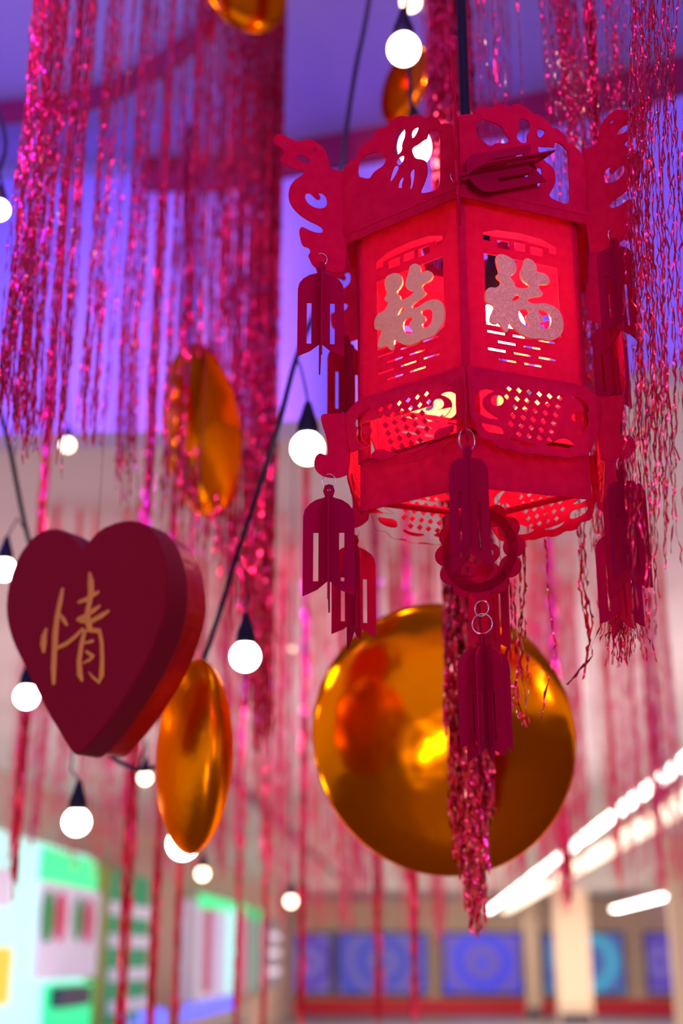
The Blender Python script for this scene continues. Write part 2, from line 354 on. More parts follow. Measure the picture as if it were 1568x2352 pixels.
# ============================================================ LANTERN
LC = at_dist(1083, 760, 1.36); LX, LY = LC.x, LC.y
psi = math.atan2(LY, LX) - math.pi/2 + R(-2.8)     # front corner turned a little left of the viewer
RB, RE, RR = .138, .158, .156
Zbase = 2.0
lan = empty('paper_lantern', (LX, LY, Zbase), psi)
tag(lan, 'red felt six-sided hanging lantern with gold characters and swan-necked corner fins', 'lantern')
ca = Vector((LX, LY, 0))
def face_uv(px, py, Rr, k=-1):
    """photo pixel -> (u, z) on lantern side k (between corner k and k+1)"""
    an = psi+R(60*(k+.5)); n = Vector((math.sin(an), -math.cos(an), 0)); U = Vector((math.cos(an), math.sin(an), 0))
    P = ca+n*(Rr*math.cos(R(30))); p = at_plane(px, py, P, n); return ((p-P).dot(U), p.z-Zbase)
def fin_rz(px, py, k=-1):
    an = psi+R(60*k); d = Vector((math.sin(an), -math.cos(an), 0)); n = Vector((-d.y, d.x, 0))
    p = at_plane(px, py, ca, n); return ((p-ca).dot(d), p.z-Zbase)
def corner(r, k, z=0): return Vector((r*math.sin(R(60*k)), -r*math.cos(R(60*k)), z))
def repl(o, ks, half=False):
    """copies of a part (with its own sub-parts) around the axis; o is built for k=0"""
    out = []
    for i, k in enumerate(ks):
        c = o if i == 0 else o.copy()
        if i: COL.objects.link(c); c.parent = o.parent
        c.rotation_euler = (0, 0, R(60*(k+(.5 if half else 0))))
        if i:
            for ch in o.children:
                g = ch.copy(); COL.objects.link(g); g.parent = c
        out.append(c)
    return out
Z1 = lambda x, y: (600+x/3.136, 200+y/3.136)
Z3 = lambda x, y: (640+x/3.409, 540+y/3.409)
Z5 = lambda x, y: (660+x/3.409, 900+y/3.409)
TH = .0016
# --- crown panels
crown_o = [Z1(*p) for p in ((600,1015),(600,640),(598,590),(615,565),(655,530),(700,503),(705,470),(725,430),(760,400),(800,375),(830,355),(840,320),(870,292),(915,278),(940,272),(960,235),(1000,205),(1045,192),(1090,197),(1105,200),(1130,182),(1165,176),(1205,190),(1230,208),(1265,190),(1300,195),(1330,215),(1345,245),(1380,237),(1420,240),(1450,262),(1466,300),(1466,560),(1464,735))]
crown_h1 = smooth_loop([Z1(*p) for p in ((708,640),(708,560),(740,500),(800,470),(850,458),(885,455),(890,480),(905,500),(930,505),(905,560),(850,590),(820,620),(800,655),(750,650))], 2)
crown_h2 = smooth_loop([Z1(*p) for p in ((985,330),(1020,292),(1060,278),(1075,300),(1068,350),(1045,400),(1050,440),(1020,478),(980,476),(975,450),(995,400),(1000,350))], 2)
crown_h3 = smooth_loop([Z1(*p) for p in ((1240,330),(1255,295),(1290,288),(1330,300),(1343,340),(1343,560),(1340,715),(1250,742),(1180,750),(1215,680),(1243,600),(1240,540),(1225,505),(1150,500),(1125,460),(1120,420),(1170,395),(1205,365),(1240,350))], 2)
crown_h4 = smooth_loop([Z1(*p) for p in ((1000,510),(1040,480),(1066,480),(1060,520),(1030,555),(1005,540))], 2)
crown_h5 = smooth_loop([Z1(*p) for p in ((950,675),(965,610),(990,545),(1030,560),(1000,620),(970,665))], 2)
crown_h6 = smooth_loop([Z1(*p) for p in ((1105,600),(1130,570),(1145,575),(1142,640),(1125,720),(1105,725),(1115,660))], 2)
crown_h7 = smooth_loop([Z1(*p) for p in ((1015,700),(1030,650),(1055,630),(1062,650),(1045,690),(1050,715),(1020,715))], 2)
crown_h8 = smooth_loop([Z1(*p) for p in ((1120,350),(1120,300),(1150,275),(1180,268),(1165,310),(1140,350))], 2)
def fl(lp, Rr): return [face_uv(x, y, Rr) for x, y in lp]
cr = [fl(crown_o, RE)]+[fl(h, RE) for h in (crown_h1, crown_h2, crown_h3, crown_h4, crown_h5, crown_h6, crown_h7, crown_h8)]
zfold = (face_uv(*Z1(640, 990), RE)[1]+face_uv(*Z1(1440, 740), RE)[1])/2
cw = RE/2
umin = min(p[0] for p in cr[0]); umax = max(p[0] for p in cr[0])
def norm_u(lp): return [((u-umin)/(umax-umin)*2*cw*.985-cw*.985, z) for u, z in lp]
cr = [norm_u(l) for l in cr]
ol = [(u, max(z, zfold)) for u, z in cr[0]]; ol[0] = (ol[0][0], zfold-.004); ol[-1] = (ol[-1][0], zfold-.004); cr[0] = ol
cp = plate('crown_panel', [cr], TH, M['felt'], lan, off=RE*math.cos(R(30)))
repl(cp, (-1, 0, 1, 2, 3, 4), True)
# --- eaves band
ze1 = face_uv(*Z1(610, 1120), RE)[1]
def hexband(name, r0, z0, r1, z1, th, m, ks=range(6)):
    outs = []
    for k in ks:
        a0 = corner(r0, k, z0); b0 = corner(r0, k+1, z0); a1 = corner(r1, k, z1); b1 = corner(r1, k+1, z1)
        nrm = corner(1, k+.5)*th; v = [a0, b0, b1, a1, a0-nrm, b0-nrm, b1-nrm, a1-nrm]
        outs.append(obj(name, v, [(0,1,2,3), (7,6,5,4), (0,4,5,1), (1,5,6,2), (2,6,7,3), (3,7,4,0)], m, lan))
    return outs
hexband('eave_panel', RE+.001, zfold, RE*.985, ze1, TH, M['felt'])
hexband('eave_soffit', RE*.985, ze1+.0005, RB-.002, ze1+.012, TH, M['felt'])
# --- window panels
zt = ze1+.012; zb = face_uv(*Z5(640, 905), RB)[1]         # lower rim of the tray flap
zw1 = face_uv(876, 583, RB)[1]; zw2 = face_uv(876, 893, RB)[1]
uL = face_uv(876, 740, RB)[0]; uR = face_uv(1028, 740, RB)[0]; hw = (uR-uL)/2+.001
z_top0 = face_uv(876, 628, RB)[1]; zc1 = face_uv(876, 644, RB)[1]; zc0 = face_uv(876, 803, RB)[1]
def rect(u0, z0, u1, z1): return [(u0, z0), (u1, z0), (u1, z1), (u0, z1)]
holes = [rect(-hw, zc0, hw, zc1)]
Hh = zw1-z_top0
holes += [[(-hw, z_top0+.3*Hh), (-hw, zw1-.35*Hh), (-hw*.62, zw1-.08*Hh), (0, zw1), (hw*.62, zw1-.08*Hh), (hw, zw1-.35*Hh), (hw, z_top0+.3*Hh), (hw*.80, z_top0+.3*Hh), (hw*.80, z_top0+.55*Hh), (hw*.35, z_top0+.62*Hh), (0, z_top0+.66*Hh), (-hw*.35, z_top0+.62*Hh), (-hw*.80, z_top0+.55*Hh), (-hw*.80, z_top0+.3*Hh)]]
holes += [rect(-.62*hw, z_top0+.05*Hh, -.28*hw, z_top0+.45*Hh), rect(-.16*hw, z_top0+.1*Hh, .16*hw, z_top0+.5*Hh), rect(.28*hw, z_top0+.05*Hh, .62*hw, z_top0+.45*Hh)]
rows = 4; top = zc0-.006
for r_ in range(rows):
    z1_ = top-(top-zw2)*r_/rows; z0_ = top-(top-zw2)*(r_+.30)/rows
    nb = 3
    for c_ in range(nb):
        s_ = .5 if r_ % 2 else 0
        a = -hw+2*hw*(c_+s_*.8)/nb+.001; b = a+2*hw/nb*.7
        if b < hw: holes.append(rect(a, z0_, b, z1_))
zt0 = face_uv(*Z5(640, 520), RB)[1]                        # top of the tray
holes.append([(-RB*.40, zt0), (RB*.40, zt0), (RB*.40, zw2-.016), (-RB*.40, zw2-.016)])
wp = plate('window_panel', [[rect(-RB/2, zt0-.004, RB/2, zt)]+holes], TH, M['felt'], lan, off=RB*math.cos(R(30)))
fu_o = ((845,360),(870,325),(920,305),(965,310),(985,340),(988,385),(970,420),(945,445),(942,468),(972,482),(972,518),(1010,508),(1050,485),(1085,455),(1070,440),(1040,442),(1015,415),(1015,370),(1040,300),(1045,255),(1075,232),(1110,232),(1135,260),(1132,305),(1160,295),(1190,280),(1225,300),(1230,335),(1205,365),(1160,385),(1140,405),(1150,435),(1182,458),(1150,490),(1110,515),(1070,550),(1055,575),(1085,582),(1130,562),(1170,530),(1220,512),(1275,510),(1310,540),(1325,600),(1320,670),(1290,730),(1240,790),(1190,815),(1140,825),(1090,860),(1030,870),(980,860),(945,835),(928,815),(920,850),(915,900),(895,912),(875,890),(855,858),(840,880),(810,892),(790,880),(800,830),(815,790),(828,745),(775,755),(762,720),(770,660),(800,620),(840,605),(865,570),(880,530),(850,525),(845,500),(868,470),(850,420))
fu_h = (((1005,562),(985,570),(960,610),(948,642),(965,635),(990,605),(1012,575)), ((1045,645),(1010,665),(990,710),(1000,760),(1030,780),(1070,775),(1072,748),(1045,735),(1045,695),(1070,675),(1068,650)), ((1150,590),(1200,578),(1230,600),(1230,660),(1210,710),(1170,742),(1142,722),(1150,690),(1178,668),(1165,640),(1140,628),(1135,605)))
fu = [fl(smooth_loop([Z3(*p) for p in fu_o], 2), RB)]+[fl(smooth_loop([Z3(*p) for p in h], 2), RB) for h in fu_h]
um = (min(p[0] for p in fu[0])+max(p[0] for p in fu[0]))/2
fu = [[((u-um)*.98, z) for u, z in l] for l in fu]
V, Fs = plate_geo([fu], .003)
V = [Vector((p.x, p.y-RB*math.cos(R(30))-.0025, p.z)) for p in V]
g = obj('gold_character', V, Fs, M['glitter'], wp); g['label'] = 'gold glitter good fortune character'
repl(wp, (-1, 0, 1, 2, 3, 4), True)
post = MB()
a = corner(RB, 0); post.box((-.0035, -RB-.0015, zt0-.004), (.0035, -RB+.004, zt))
repl(post.build('corner_post', M['felt'], lan), range(6))
# --- tray flaps of the four near sides and the open hexagonal floor rim
zb = (face_uv(846, 1171, RB)[1]+face_uv(1028, 1130, RB)[1])/2
tp = plate('tray_flap', [[[(-RB/2, zt0), (-RB/2, face_uv(846, 1171, RB)[1]), (RB/2, face_uv(1058, 1124, RB)[1]), (RB/2, zt0)]]], TH, M['felt'], lan, off=RB*math.cos(R(30)))
tp.rotation_euler = (0, 0, R(-30))
tq = plate('tray_flap', [[[(RB/2, zt0), (RB/2, face_uv(846, 1171, RB)[1]), (-RB/2, face_uv(1058, 1124, RB)[1]), (-RB/2, zt0)]]], TH, M['felt'], lan, off=RB*math.cos(R(30)))
tq.rotation_euler = (0, 0, R(30))
fr = MB(); v = []; f = []
for k in range(6): v += [corner(RB*.99, k, zt0), corner(RB*.9, k, zt0), corner(RB*.99, k, zt0-.0016), corner(RB*.9, k, zt0-.0016)]
for k in range(6):
    a = 4*k; b = 4*((k+1) % 6); f += [(a, b, b+1, a+1), (a+2, a+3, b+3, b+2), (a, a+2, b+2, b), (a+1, b+1, b+3, a+3)]
obj('tray_floor_rim', v, f, M['felt'], lan)
# --- lower openwork railing
ra_o = [(808,950),(820,930),(838,913),(890,897),(950,878),(1010,858),(1052,843),(1056,850),(1056,962),(1050,968),(1046,990),(1040,1012),(1026,1016),(1016,1020),(1008,1036),(996,1042),(982,1042),(970,1052),(956,1059),(940,1057),(926,1062),(912,1068),(898,1067),(886,1073),(872,1076),(860,1071),(848,1074),(836,1070),(826,1052),(822,1040),(815,1020),(810,990)]
lat = []
for i in range(6):
    for j in range(6):
        x = 882+i*19+j*5; yv = 938-i*6.5+j*18.5
        if x < 985 and yv < 1032 and not (j == 5 and i > 3) and yv > 905: lat.append([(x-6, yv+1), (x, yv-7.5), (x+6, yv-1), (x, yv+7.5)])
H = [[(826,962),(842,944),(866,932),(846,950),(832,985)], circ(852, 985, 11), [(836,970),(829,990),(833,1012),(848,1024),(860,1022),(845,1012),(839,992),(842,972)],
     [(1003,908),(1022,900),(1040,908),(1047,930),(1040,955),(1020,970),(996,974),(1012,962),(1028,945),(1031,925),(1018,912)], circ(1001, 930, 13),
     [(858,1048),(868,1034),(882,1027),(900,1036),(918,1040),(905,1050),(885,1055)], [(930,1038),(960,1030),(985,1015),(975,1030),(950,1042)], [(995,990),(1020,982),(1036,976),(1030,995),(1010,1008),(992,1012)]]
rl = [fl(smooth_loop(ra_o, 1), RR)]+[fl(smooth_loop(h, 2), RR) for h in H]+[fl(h, RR) for h in lat]
umin = min(p[0] for p in rl[0]); umax = max(p[0] for p in rl[0])
rl = [[((u-umin)/(umax-umin)*2*RR/2*.98-RR/2*.98, z) for u, z in l] for l in rl]
rp = plate('openwork_railing', [rl], TH, M['felt'], lan, off=RR*math.cos(R(30)))
repl(rp, (-1, 1, 3), True)
rq = plate('openwork_railing', [[[(-u, z) for u, z in l] for l in rl]], TH, M['felt'], lan, off=RR*math.cos(R(30)))
for o_ in repl(rq, (0, 2, 4), True)+[c_ for c_ in lan.children if c_.name.startswith('openwork')]:
    if abs(abs(o_.rotation_euler.z)-R(150)) < .1 or abs(o_.rotation_euler.z-R(210)) < .1: o_.location.z = -.014
v = []; f = []
for k in range(6): v += [corner(RE*.98, k, ze1+.014), corner(RB*.45, k, ze1+.014), corner(RE*.98, k, ze1+.0155), corner(RB*.45, k, ze1+.0155)]
for k in range(6):
    a = 4*k; b = 4*((k+1) % 6); f += [(a, b, b+1, a+1), (a+2, a+3, b+3, b+2), (a, a+2, b+2, b), (a+1, b+1, b+3, a+3)]
obj('top_plate', v, f, M['felt'], lan)
# --- upper fins (long swan neck heads)
fin_o = [Z1(*p) for p in ((597,600),(580,605),(530,598),(480,585),(470,540),(455,480),(425,430),(385,400),(350,380),(320,375),(295,382),(250,390),(190,370),(150,342),(115,333),(85,345),(70,375),(80,405),(120,430),(150,455),(147,480),(122,500),(125,530),(165,560),(230,590),(285,605),(290,625),(270,640),(225,665),(190,710),(178,780),(195,845),(250,910),(320,958),(400,995),(430,1020),(425,1045),(395,1050),(350,1040),(305,1018),(270,1003),(256,1030),(268,1100),(285,1145),(325,1152),(342,1180),(320,1210),(335,1240),(350,1275),(380,1300),(430,1310),(480,1330),(540,1340),(597,1330))]
fin_h = [smooth_loop([Z1(*p) for p in q], 2) for q in (((225,492),(260,485),(310,500),(340,530),(335,550),(300,550),(250,525)), ((298,775),(320,758),(345,768),(380,805),(405,810),(412,790),(388,758),(430,763),(458,800),(458,850),(430,872),(380,872),(330,848),(300,810)), ((545,1360-25),(552,1345-30),(580,1315),(608-20,1330)))]
fin_h = fin_h[:2]+[circ(*Z1(368, 450), 4), circ(*Z1(168, 407), 3)]
fz = [[fin_rz(*p) for p in l] for l in [smooth_loop(fin_o, 1)]+fin_h]
rmin = min(p[0] for p in fz[0]); 
fz = [[(p[0]-rmin+RE-.004, p[1]) for p in l] for l in fz]
fin = plate('corner_fin', [fz], TH, M['felt'], lan, radial=True)
# lower web of the fin that reaches the body corner
repl(fin, range(6))
# --- lower brackets
br = [Z5(*p) for p in ((505,172),(400,172),(330,176),(285,178),(276,205),(290,265),(315,335),(332,430),(332,500),(300,497),(270,482),(250,492),(235,510),(222,560),(235,610),(265,645),(310,668),(380,678),(440,672),(505,640))]
bz = [fin_rz(*p) for p in smooth_loop(br, 1)]; rm = min(p[0] for p in bz)
bz = [(p[0]-rm+RR-.006, p[1]) for p in bz]
hook = fin_rz(*Z5(340, 600)); hook = (hook[0]-rm+RR-.006, hook[1])
hk = [(hook[0]+.004*math.cos(t*math.pi/5), hook[1]+.004*math.sin(t*math.pi/5)) for t in range(10)]
bk = plate('lower_bracket', [[bz]], TH, M['felt'], lan, radial=True)
repl(bk, range(6))
# --- tassels of crossed felt plates
def tassel_geo(wd, ht, nk, tail=.16):
    """two crossed plates, top loop at origin, hanging down"""
    h2 = wd/2; out = [(-.0035*1, -.002), (-.006, -.008), (-.0045, -.014)]
    arch = [(-h2*math.sin(R(a)) , -.014-h2*.8*(1-math.cos(R(a)))) for a in (12, 30, 50, 70, 90)]
    left = arch+[(-h2, -ht), (-h2*.45, -ht+wd*tail*.8), (0, -ht+wd*.32)]
    full = [(0, 0), (-.004, -.001), (-.006, -.007), (-.004, -.0135)]+left
    full = full+[(-x, y) for x, y in reversed(full[1:-1])]
    s0 = -.014-ht*.32; s1 = -ht+ht*.13
    slots = [rect(-h2*.60, s1, -h2*.40, s0), rect(h2*.40, s1, h2*.60, s0)]
    V, Fs = plate_geo([[full]+slots+[circ(0, -.006, .0018, 8)]], TH)
    V2 = []; F2 = []
    for i in range(nk):
        rot = Matrix.Rotation(math.pi*i/nk, 3, 'Z'); n = len(V2)
        dz = -.0 if i == 0 else -.010
        V2 += [rot @ (Vector(p)+Vector((0, 0, dz if p.z < -.05 else 0))) for p in V]; F2 += [tuple(n+q for q in ff) for ff in Fs]
    return V2, F2
def ring_geo(r, wr, c, n, seg=20):
    mb = MB(); q = Vector(n).normalized(); a = q.orthogonal().normalized(); b = q.cross(a)
    mb.tube([Vector(c)+a*r*math.cos(2*math.pi*i/seg)+b*r*math.sin(2*math.pi*i/seg) for i in range(seg+1)], wr, 6, caps=False); return mb
TV, TF = tassel_geo(.052, .118, 2)
tm = bpy.data.meshes.new('tassel'); tm.from_pydata([tuple(p) for p in TV], [], TF); tm.update(); tm.materials.append(M['felt_dark'])
def tassel(loc, rz, tilt=(0, 0), scale=1, ringr=.007):
    o = bpy.data.objects.new('tassel', tm); COL.objects.link(o); o.parent = lan; o.location = loc
    o.rotation_euler = (tilt[0], tilt[1], rz); o.scale = (scale,)*3
    r = ring_geo(ringr, .0006, (0, 0, ringr*.55), (0, 1, .2)).build('wire_ring', M['steel'], o, True); return o
uh = fin_rz(*Z1(415, 1150)); uh = (uh[0]-rmin+RE-.004, uh[1])
rots = {-1: .25, 0: 0, 1: .5, 2: .9, 3: .3, 4: .2}
ztl = fin_rz(730, 594)[1]
for k in (-1, 1, 2, 3, -2):
    p = corner(uh[0], k, ztl-.004); tassel(p, -psi+{-1: .12, 1: .6, 2: .5, 3: .2, -2: .45}[k], scale=.98)
# the near upper one has swung up and rests against the crown
tassel(corner(uh[0]-.012, 0, uh[1]+.022), .5, (0, R(-112)), .88)
zl = fin_rz(757, 1113)[1]
for k in (-1, 1, 2, 3, -2):
    p = corner(hook[0], k, zl); tassel(p, -psi+{-1: .05, 1: .75, 2: .3, 3: .4, -2: .35}[k], scale=1.03)
zf = fin_rz(757, 1113)[1]
f0 = at_plane(1072, 1036, ca+Matrix.Rotation(psi, 3, 'Z') @ corner(hook[0], 0), ray(1072, 1036).normalized().cross(Vector((1, 0, 0))).cross(Vector((0, 0, 1))).normalized() if False else Vector((0, 1, 0)))
tassel(corner(hook[0], 0, zl), R(50), scale=.98, ringr=.011)
# --- centre pendant below: wreath of discs, wire loops, big tassel
def cz(px, py): return at_dist(px, py, 1.36).z-Zbase
zc = cz(1110, 1265); grp = []
rx = .039; rz_ = .043
for i in range(12):
    an = 2*math.pi*i/12; grp.append([circ(rx*math.cos(an), zc+rz_*math.sin(an), .0125, 18)])
grp.append([circ(0, zc, rx+.004, 30, rz_+.004), circ(0, zc, rx-.007, 30, rz_-.007)])
grp.append([circ(.012, zc-.004, .011, 16), circ(.012, zc-.004, .004, 10)]); grp.append([circ(-.014, zc-.02, .010, 16), circ(-.014, zc-.02, .0035, 10)])
grp.append([rect(-.0025, zc+rz_, .0025, zt0+.0)])
V, Fs = plate_geo(grp, TH); rt = Matrix.Rotation(R(-16), 3, 'Z'); rt2 = Matrix.Rotation(R(-52), 3, 'Z'); n = len(V)
V = [rt @ Vector(p) for p in V]
obj('wreath_ornament', V, Fs, M['felt_dark'], lan)
cross = MB()
for k in range(3): a = corner(RB*.93, k, zt0-.001); b = corner(RB*.93, k+3, zt0-.001); cross.tube([a, b], .0015, 6)
cross.build('floor_cross_wire', M['steel'], lan)
zl2 = cz(1107, 1420)
rg = ring_geo(.011, .0007, (0, 0, zl2-.006), (.2, 1, 0)); r2 = ring_geo(.0085, .0007, (0, 0, zl2+.011), (.5, 1, 0))
rg.f += [tuple(i+len(rg.v) for i in q) for q in r2.f]; rg.v += r2.v
rg.build('wire_loops', M['steel'], lan, True)
V, Fs = tassel_geo(.056, .122, 3)
o = obj('centre_tassel', V, Fs, M['felt_dark'], lan); o.location = (0, 0, cz(1110, 1455)); o.rotation_euler = (0, 0, .3)
# --- pendant lamp inside: cord, socket, bulb
pc = at_dist(1090, 150, 1.42)
e = empty('pendant_lamp', (LX+.030, LY-.005, Zbase+cz(1160, 752))); tag(e, 'black cord and glowing bulb hanging inside the red lantern', 'lamp')
MB().tube([(0, 0, .07), (-.004, .006, .11), (-.02, .03, .17), (-.027, .036, .24), (-.027, .036, ZU-e.location.z)], .0062, 10).build('cord', M['black'], e, True)
MB().lathe([(0, .085), (.010, .085), (.014, .065), (.017, .03), (.017, .018), (0, .018)], (0, 0, 0), seg=20).build('socket', M['black'], e, True)
prof = [(.031*math.sin(R(a)), -.031*math.cos(R(a))) for a in range(0, 151, 10)]+[(.012, .028), (0, .028)]
MB().lathe(prof, (0, 0, -.004), seg=24).build('bulb', M['bulb_lantern'], e, True)

# ============================================================ GOLD DISCS
def disc(px, py, rpx, depth, nrm, m, label, bulge=.26, sq=1.0):
    c = at_depth(px, py, depth); r = rpx*depth/F
    e = empty('gold_disc', c); tag(e, label, 'ornament')
    prof = []
    for i in range(0, 25):
        a = math.pi*i/24; s = math.sin(a); prof.append((r*max(s, 0)**.8, -math.cos(a)*bulge*r*(.75+.25*abs(math.cos(a)))))
    mb = MB().lathe(prof, (0, 0, 0), nrm, 64); mb.build('disc_body', m, e, True)
    top = max(v.z for v in mb.v); tv = max(mb.v, key=lambda v: v.z)
    MB().tube([(tv.x, tv.y, top-.003), (tv.x, tv.y, ZU-c.z if c.y < 3.5 else ZC-c.z)], .0004, 5).build('hanging_thread', M['thread'], e)
    return e
disc(1010, 1698, 312, 2.15, (-.28, -1, -.30), M['gold'], 'large round gold disc seen face on behind the lantern tassel', .20)
disc(444, 1735, 221, 1.95, (-1, -.40, -.02), M['gold_satin'], 'gold disc seen edge on between the heart and the large disc', .34)
disc(468, 990, 203, 2.75, (1, -.20, -.0), M['gold'], 'gold disc half hidden behind the left tinsel curtain', .30)
disc(555, -40, 122, 3.0, (.8, -1, -.1), M['gold'], 'gold disc at the top edge inside the left tinsel curtain', .2)
disc(930, 195, 92, 2.9, (-.8, -.6, -.0), M['gold'], 'small gold disc behind the upper string bulbs', .25)
# ============================================================ HEART
hc = at_depth(200, 1450, 1.85)
hn = Vector((-math.sin(R(27)), -math.cos(R(27)), -.02)).normalized(); hU = hn.cross(Vector((0, 0, 1))).normalized()*-1; hV = hU.cross(hn).normalized()
if hU.x < 0: hU = -hU
if hV.z < 0: hV = -hV
def hp(px, py): p = at_plane(px, py, hc, hn)-hc; return (p.dot(hU), p.dot(hV))
ho = [(166,1733),(140,1690),(110,1640),(80,1580),(50,1520),(28,1475),(14,1425),(12,1380),(20,1330),(40,1275),(75,1228),(105,1214),(135,1213),(160,1228),(178,1250),(190,1262),(205,1240),(232,1212),(270,1196),(310,1194),(340,1208),(362,1240),(378,1290),(384,1340),(380,1400),(362,1460),(330,1530),(290,1600),(240,1670),(200,1715),(182,1732)]
ho = smooth_loop([hp(*p) for p in ho], 1)
e = empty('heart_box', hc); tag(e, 'dark red velvet heart with a gold character on its face', 'ornament')
def heart_solid(name, off0, off1, sc, m, bev=False):
    n = len(ho); v = []
    lay = [(off0, sc*.985), (off0+.004, sc), (off1-.003, sc), (off1, sc*.985)]
    for of, s_ in lay: v += [hU*u*s_+hV*w_*s_-hn*of for u, w_ in ho]
    f = [tuple(range(n))]+[tuple(range(4*n-1, 3*n-1, -1))]
    for L in range(3): f += [(L*n+i, (L+1)*n+i, (L+1)*n+(i+1) % n, L*n+(i+1) % n) for i in range(n)]
    return obj(name, v, f, m, e)
heart_solid('lid', 0, .050, 1, M['velvet']); heart_solid('box_side', .046, .10, .965, M['velvet_side'])
ZH = lambda x, y: (x/2.613, 1150+y/2.613)
st = [((280,770,12),(268,810,22),(264,860,26),(266,910,12)), ((378,530,14),(365,600,20),(345,700,20),(335,800,24),(330,900,22),(325,1000,22),(325,1100,14)), ((358,680,10),(385,715,15),(405,748,9)),
      ((345,885,14),(400,860,16),(450,820,14),(500,770,12)), ((540,435,12),(548,490,25),(550,545,24),(540,610,20),(525,680,20),(535,740,24),(545,775,18)), ((475,610,12),(530,590,18),(592,548,12)),
      ((468,715,14),(520,690,17),(570,655,17),(602,632,9)), ((485,722,14),(550,725,18),(610,692,18),(655,662,10)), ((512,780,16),(492,860,19),(478,960,20),(482,1040,22),(496,1082,10)),
      ((530,775,16),(600,782,17),(613,850,15),(616,950,16),(612,1050,20),(600,1092,12),(560,1060,9),(537,1030,5)), ((512,855,9),(560,842,12)), ((520,905,10),(562,935,14),(535,965,9)), ((505,975,8),(560,940,10))]
mb = MB(); ks = 1.85/F/2.613*1.05
for s_ in st:
    P = [];Rr = []
    for x, y_, r in s_: u, v_ = hp(*ZH(x, y_)); P.append(hU*u+hV*v_+hn*.001); Rr.append(r*ks)
    P = [P[0]+(P[0]-P[1]).normalized()*Rr[0]*.6]+P+[P[-1]+(P[-1]-P[-2]).normalized()*Rr[-1]*.6]; Rr = [Rr[0]*.5]+Rr+[Rr[-1]*.4]
    mb.tube(P, Rr, 10, flat=hn)
o = mb.build('gold_character', M['gold_ink'], e, True); o['label'] = 'gold brush character'
nt_ = hp(190, 1262); p = hU*nt_[0]+hV*nt_[1]-hn*.03
MB().tube([p, (p.x, p.y, ZU-hc.z)], .0004, 5).build('hanging_thread', M['thread'], e)

# ============================================================ STRING LIGHTS
def cable(name, pts, rad, label):
    P = [at_depth(*p) for p in pts]; Q = []
    for i in range(len(P)-1):
        p0 = P[max(i-1, 0)]; p1 = P[i]; p2 = P[i+1]; p3 = P[min(i+2, len(P)-1)]
        for t in range(6):
            t /= 6; Q.append(.5*((2*p1)+(p2-p0)*t+(2*p0-5*p1+4*p2-p3)*t*t+(3*p1-p0-3*p2+p3)*t**3))
    Q.append(P[-1]); c = Q[0].copy()
    return tag(MB().tube([q-c for q in Q], rad, 8).build(name, M['black'], None, True, loc=c), label, 'cable')
cable('light_cable', [(866,-160,2.6),(850,-20,2.5),(835,70,2.5),(818,150,2.4),(800,260,2.35),(786,370,2.3),(768,520,2.3),(735,680,2.25),(680,822,2.2),(640,975,2.2),(592,1130,2.2),(545,1270,2.2),(512,1380,2.2),(470,1510,2.25),(420,1650,2.4),(385,1735,2.5),(345,1766,2.5),(300,1762,2.5),(245,1722,2.5),(175,1600,2.6),(110,1400,2.6),(62,1225,2.5),(40,1120,2.45),(18,1010,2.4),(-20,880,2.4),(-80,700,2.4)], .0045, 'black light cable swagging from the top past the heart to the left edge')
cable('light_cable', [(950,-180,2.2),(943,-60,2.2),(932,25,2.2),(938,130,2.3),(942,205,2.25),(944,250,2.2)], .0035, 'black light cable dropping beside the small gold disc')
cable('light_cable', [(-60,560,2.3),(-5,400,2.3),(12,320,2.4),(-20,200,2.5)], .004, 'short black light cable at the upper left edge')
def bulb(px, py, rpx, depth, cord, label, warm=False, tall=1.0):
    c = at_depth(px, py, depth); r = rpx*depth/F; e = empty('string_bulb', c)
    tag(e, label, 'light bulb')
    prof = [(r*math.sin(R(a)), -r*tall*math.cos(R(a))) for a in range(0, 146, 8)]+[(r*.5, r*.98*tall)]
    MB().lathe(prof, (0, 0, 0), seg=24).build('globe', M['bulb_warm' if warm else 'bulb'], e, True)
    MB().lathe([(r*.58, r*.85*tall), (r*.66, r*1.0*tall), (r*.62, r*1.5), (r*.42, r*2.1), (r*.22, r*2.8), (r*.12, r*3.0), (0, r*3.0)], (0, 0, 0), seg=18).build('socket', M['black'], e, True)
    if cord:
        P = [Vector((0, 0, r*2.9))]+[at_depth(*q)-c for q in cord]
        if depth > 3.3: P.append(Vector((P[-1].x, P[-1].y, (ZC if c.y > 4.2 else ZU)-c.z)))
        MB().tube(P, max(.0018, r*.07), 6).build('cord', M['black'], e, True)
bulb(927,113,38,2.15,[(930,20,2.18),(934,-15,2.2)],'round lit bulb at the top centre above the lantern')
bulb(943,4,24,2.9,[(950,-120,2.9)],'partly cropped lit bulb at the very top edge',True)
bulb(952,338,36,2.2,[(944,248,2.2)],'lit bulb seen through the lantern crown openwork',tall=1.25)
bulb(706,1030,39,2.15,[(703,900,2.17),(690,842,2.2),(680,822,2.2)],'round lit bulb left of the lantern beside its lower bracket')
bulb(563,1508,35,2.2,[(570,1370,2.2),(560,1310,2.2),(545,1272,2.2)],'round lit bulb above right of the edge-on gold disc')
bulb(176,1888,32,2.5,[(163,1770,2.5),(170,1690,2.6),(175,1600,2.6)],'round lit bulb below the tip of the heart')
bulb(61,1600,29,2.3,[(62,1500,2.35),(66,1240,2.5)],'round lit bulb touching the left edge of the heart')
bulb(420,1938,38,2.3,[(425,1800,2.35),(432,1640,2.4)],'round lit bulb behind the bottom of the edge-on gold disc')
bulb(465,2007,16,4.2,[(465,1900,4.2),(460,1600,4.2)],'small warm blurred bulb just right of the bulb under the gold disc',True)
bulb(668,2070,15,4.4,[(668,1960,4.4),(668,1600,4.4)],'small warm blurred bulb left below the large disc',True)
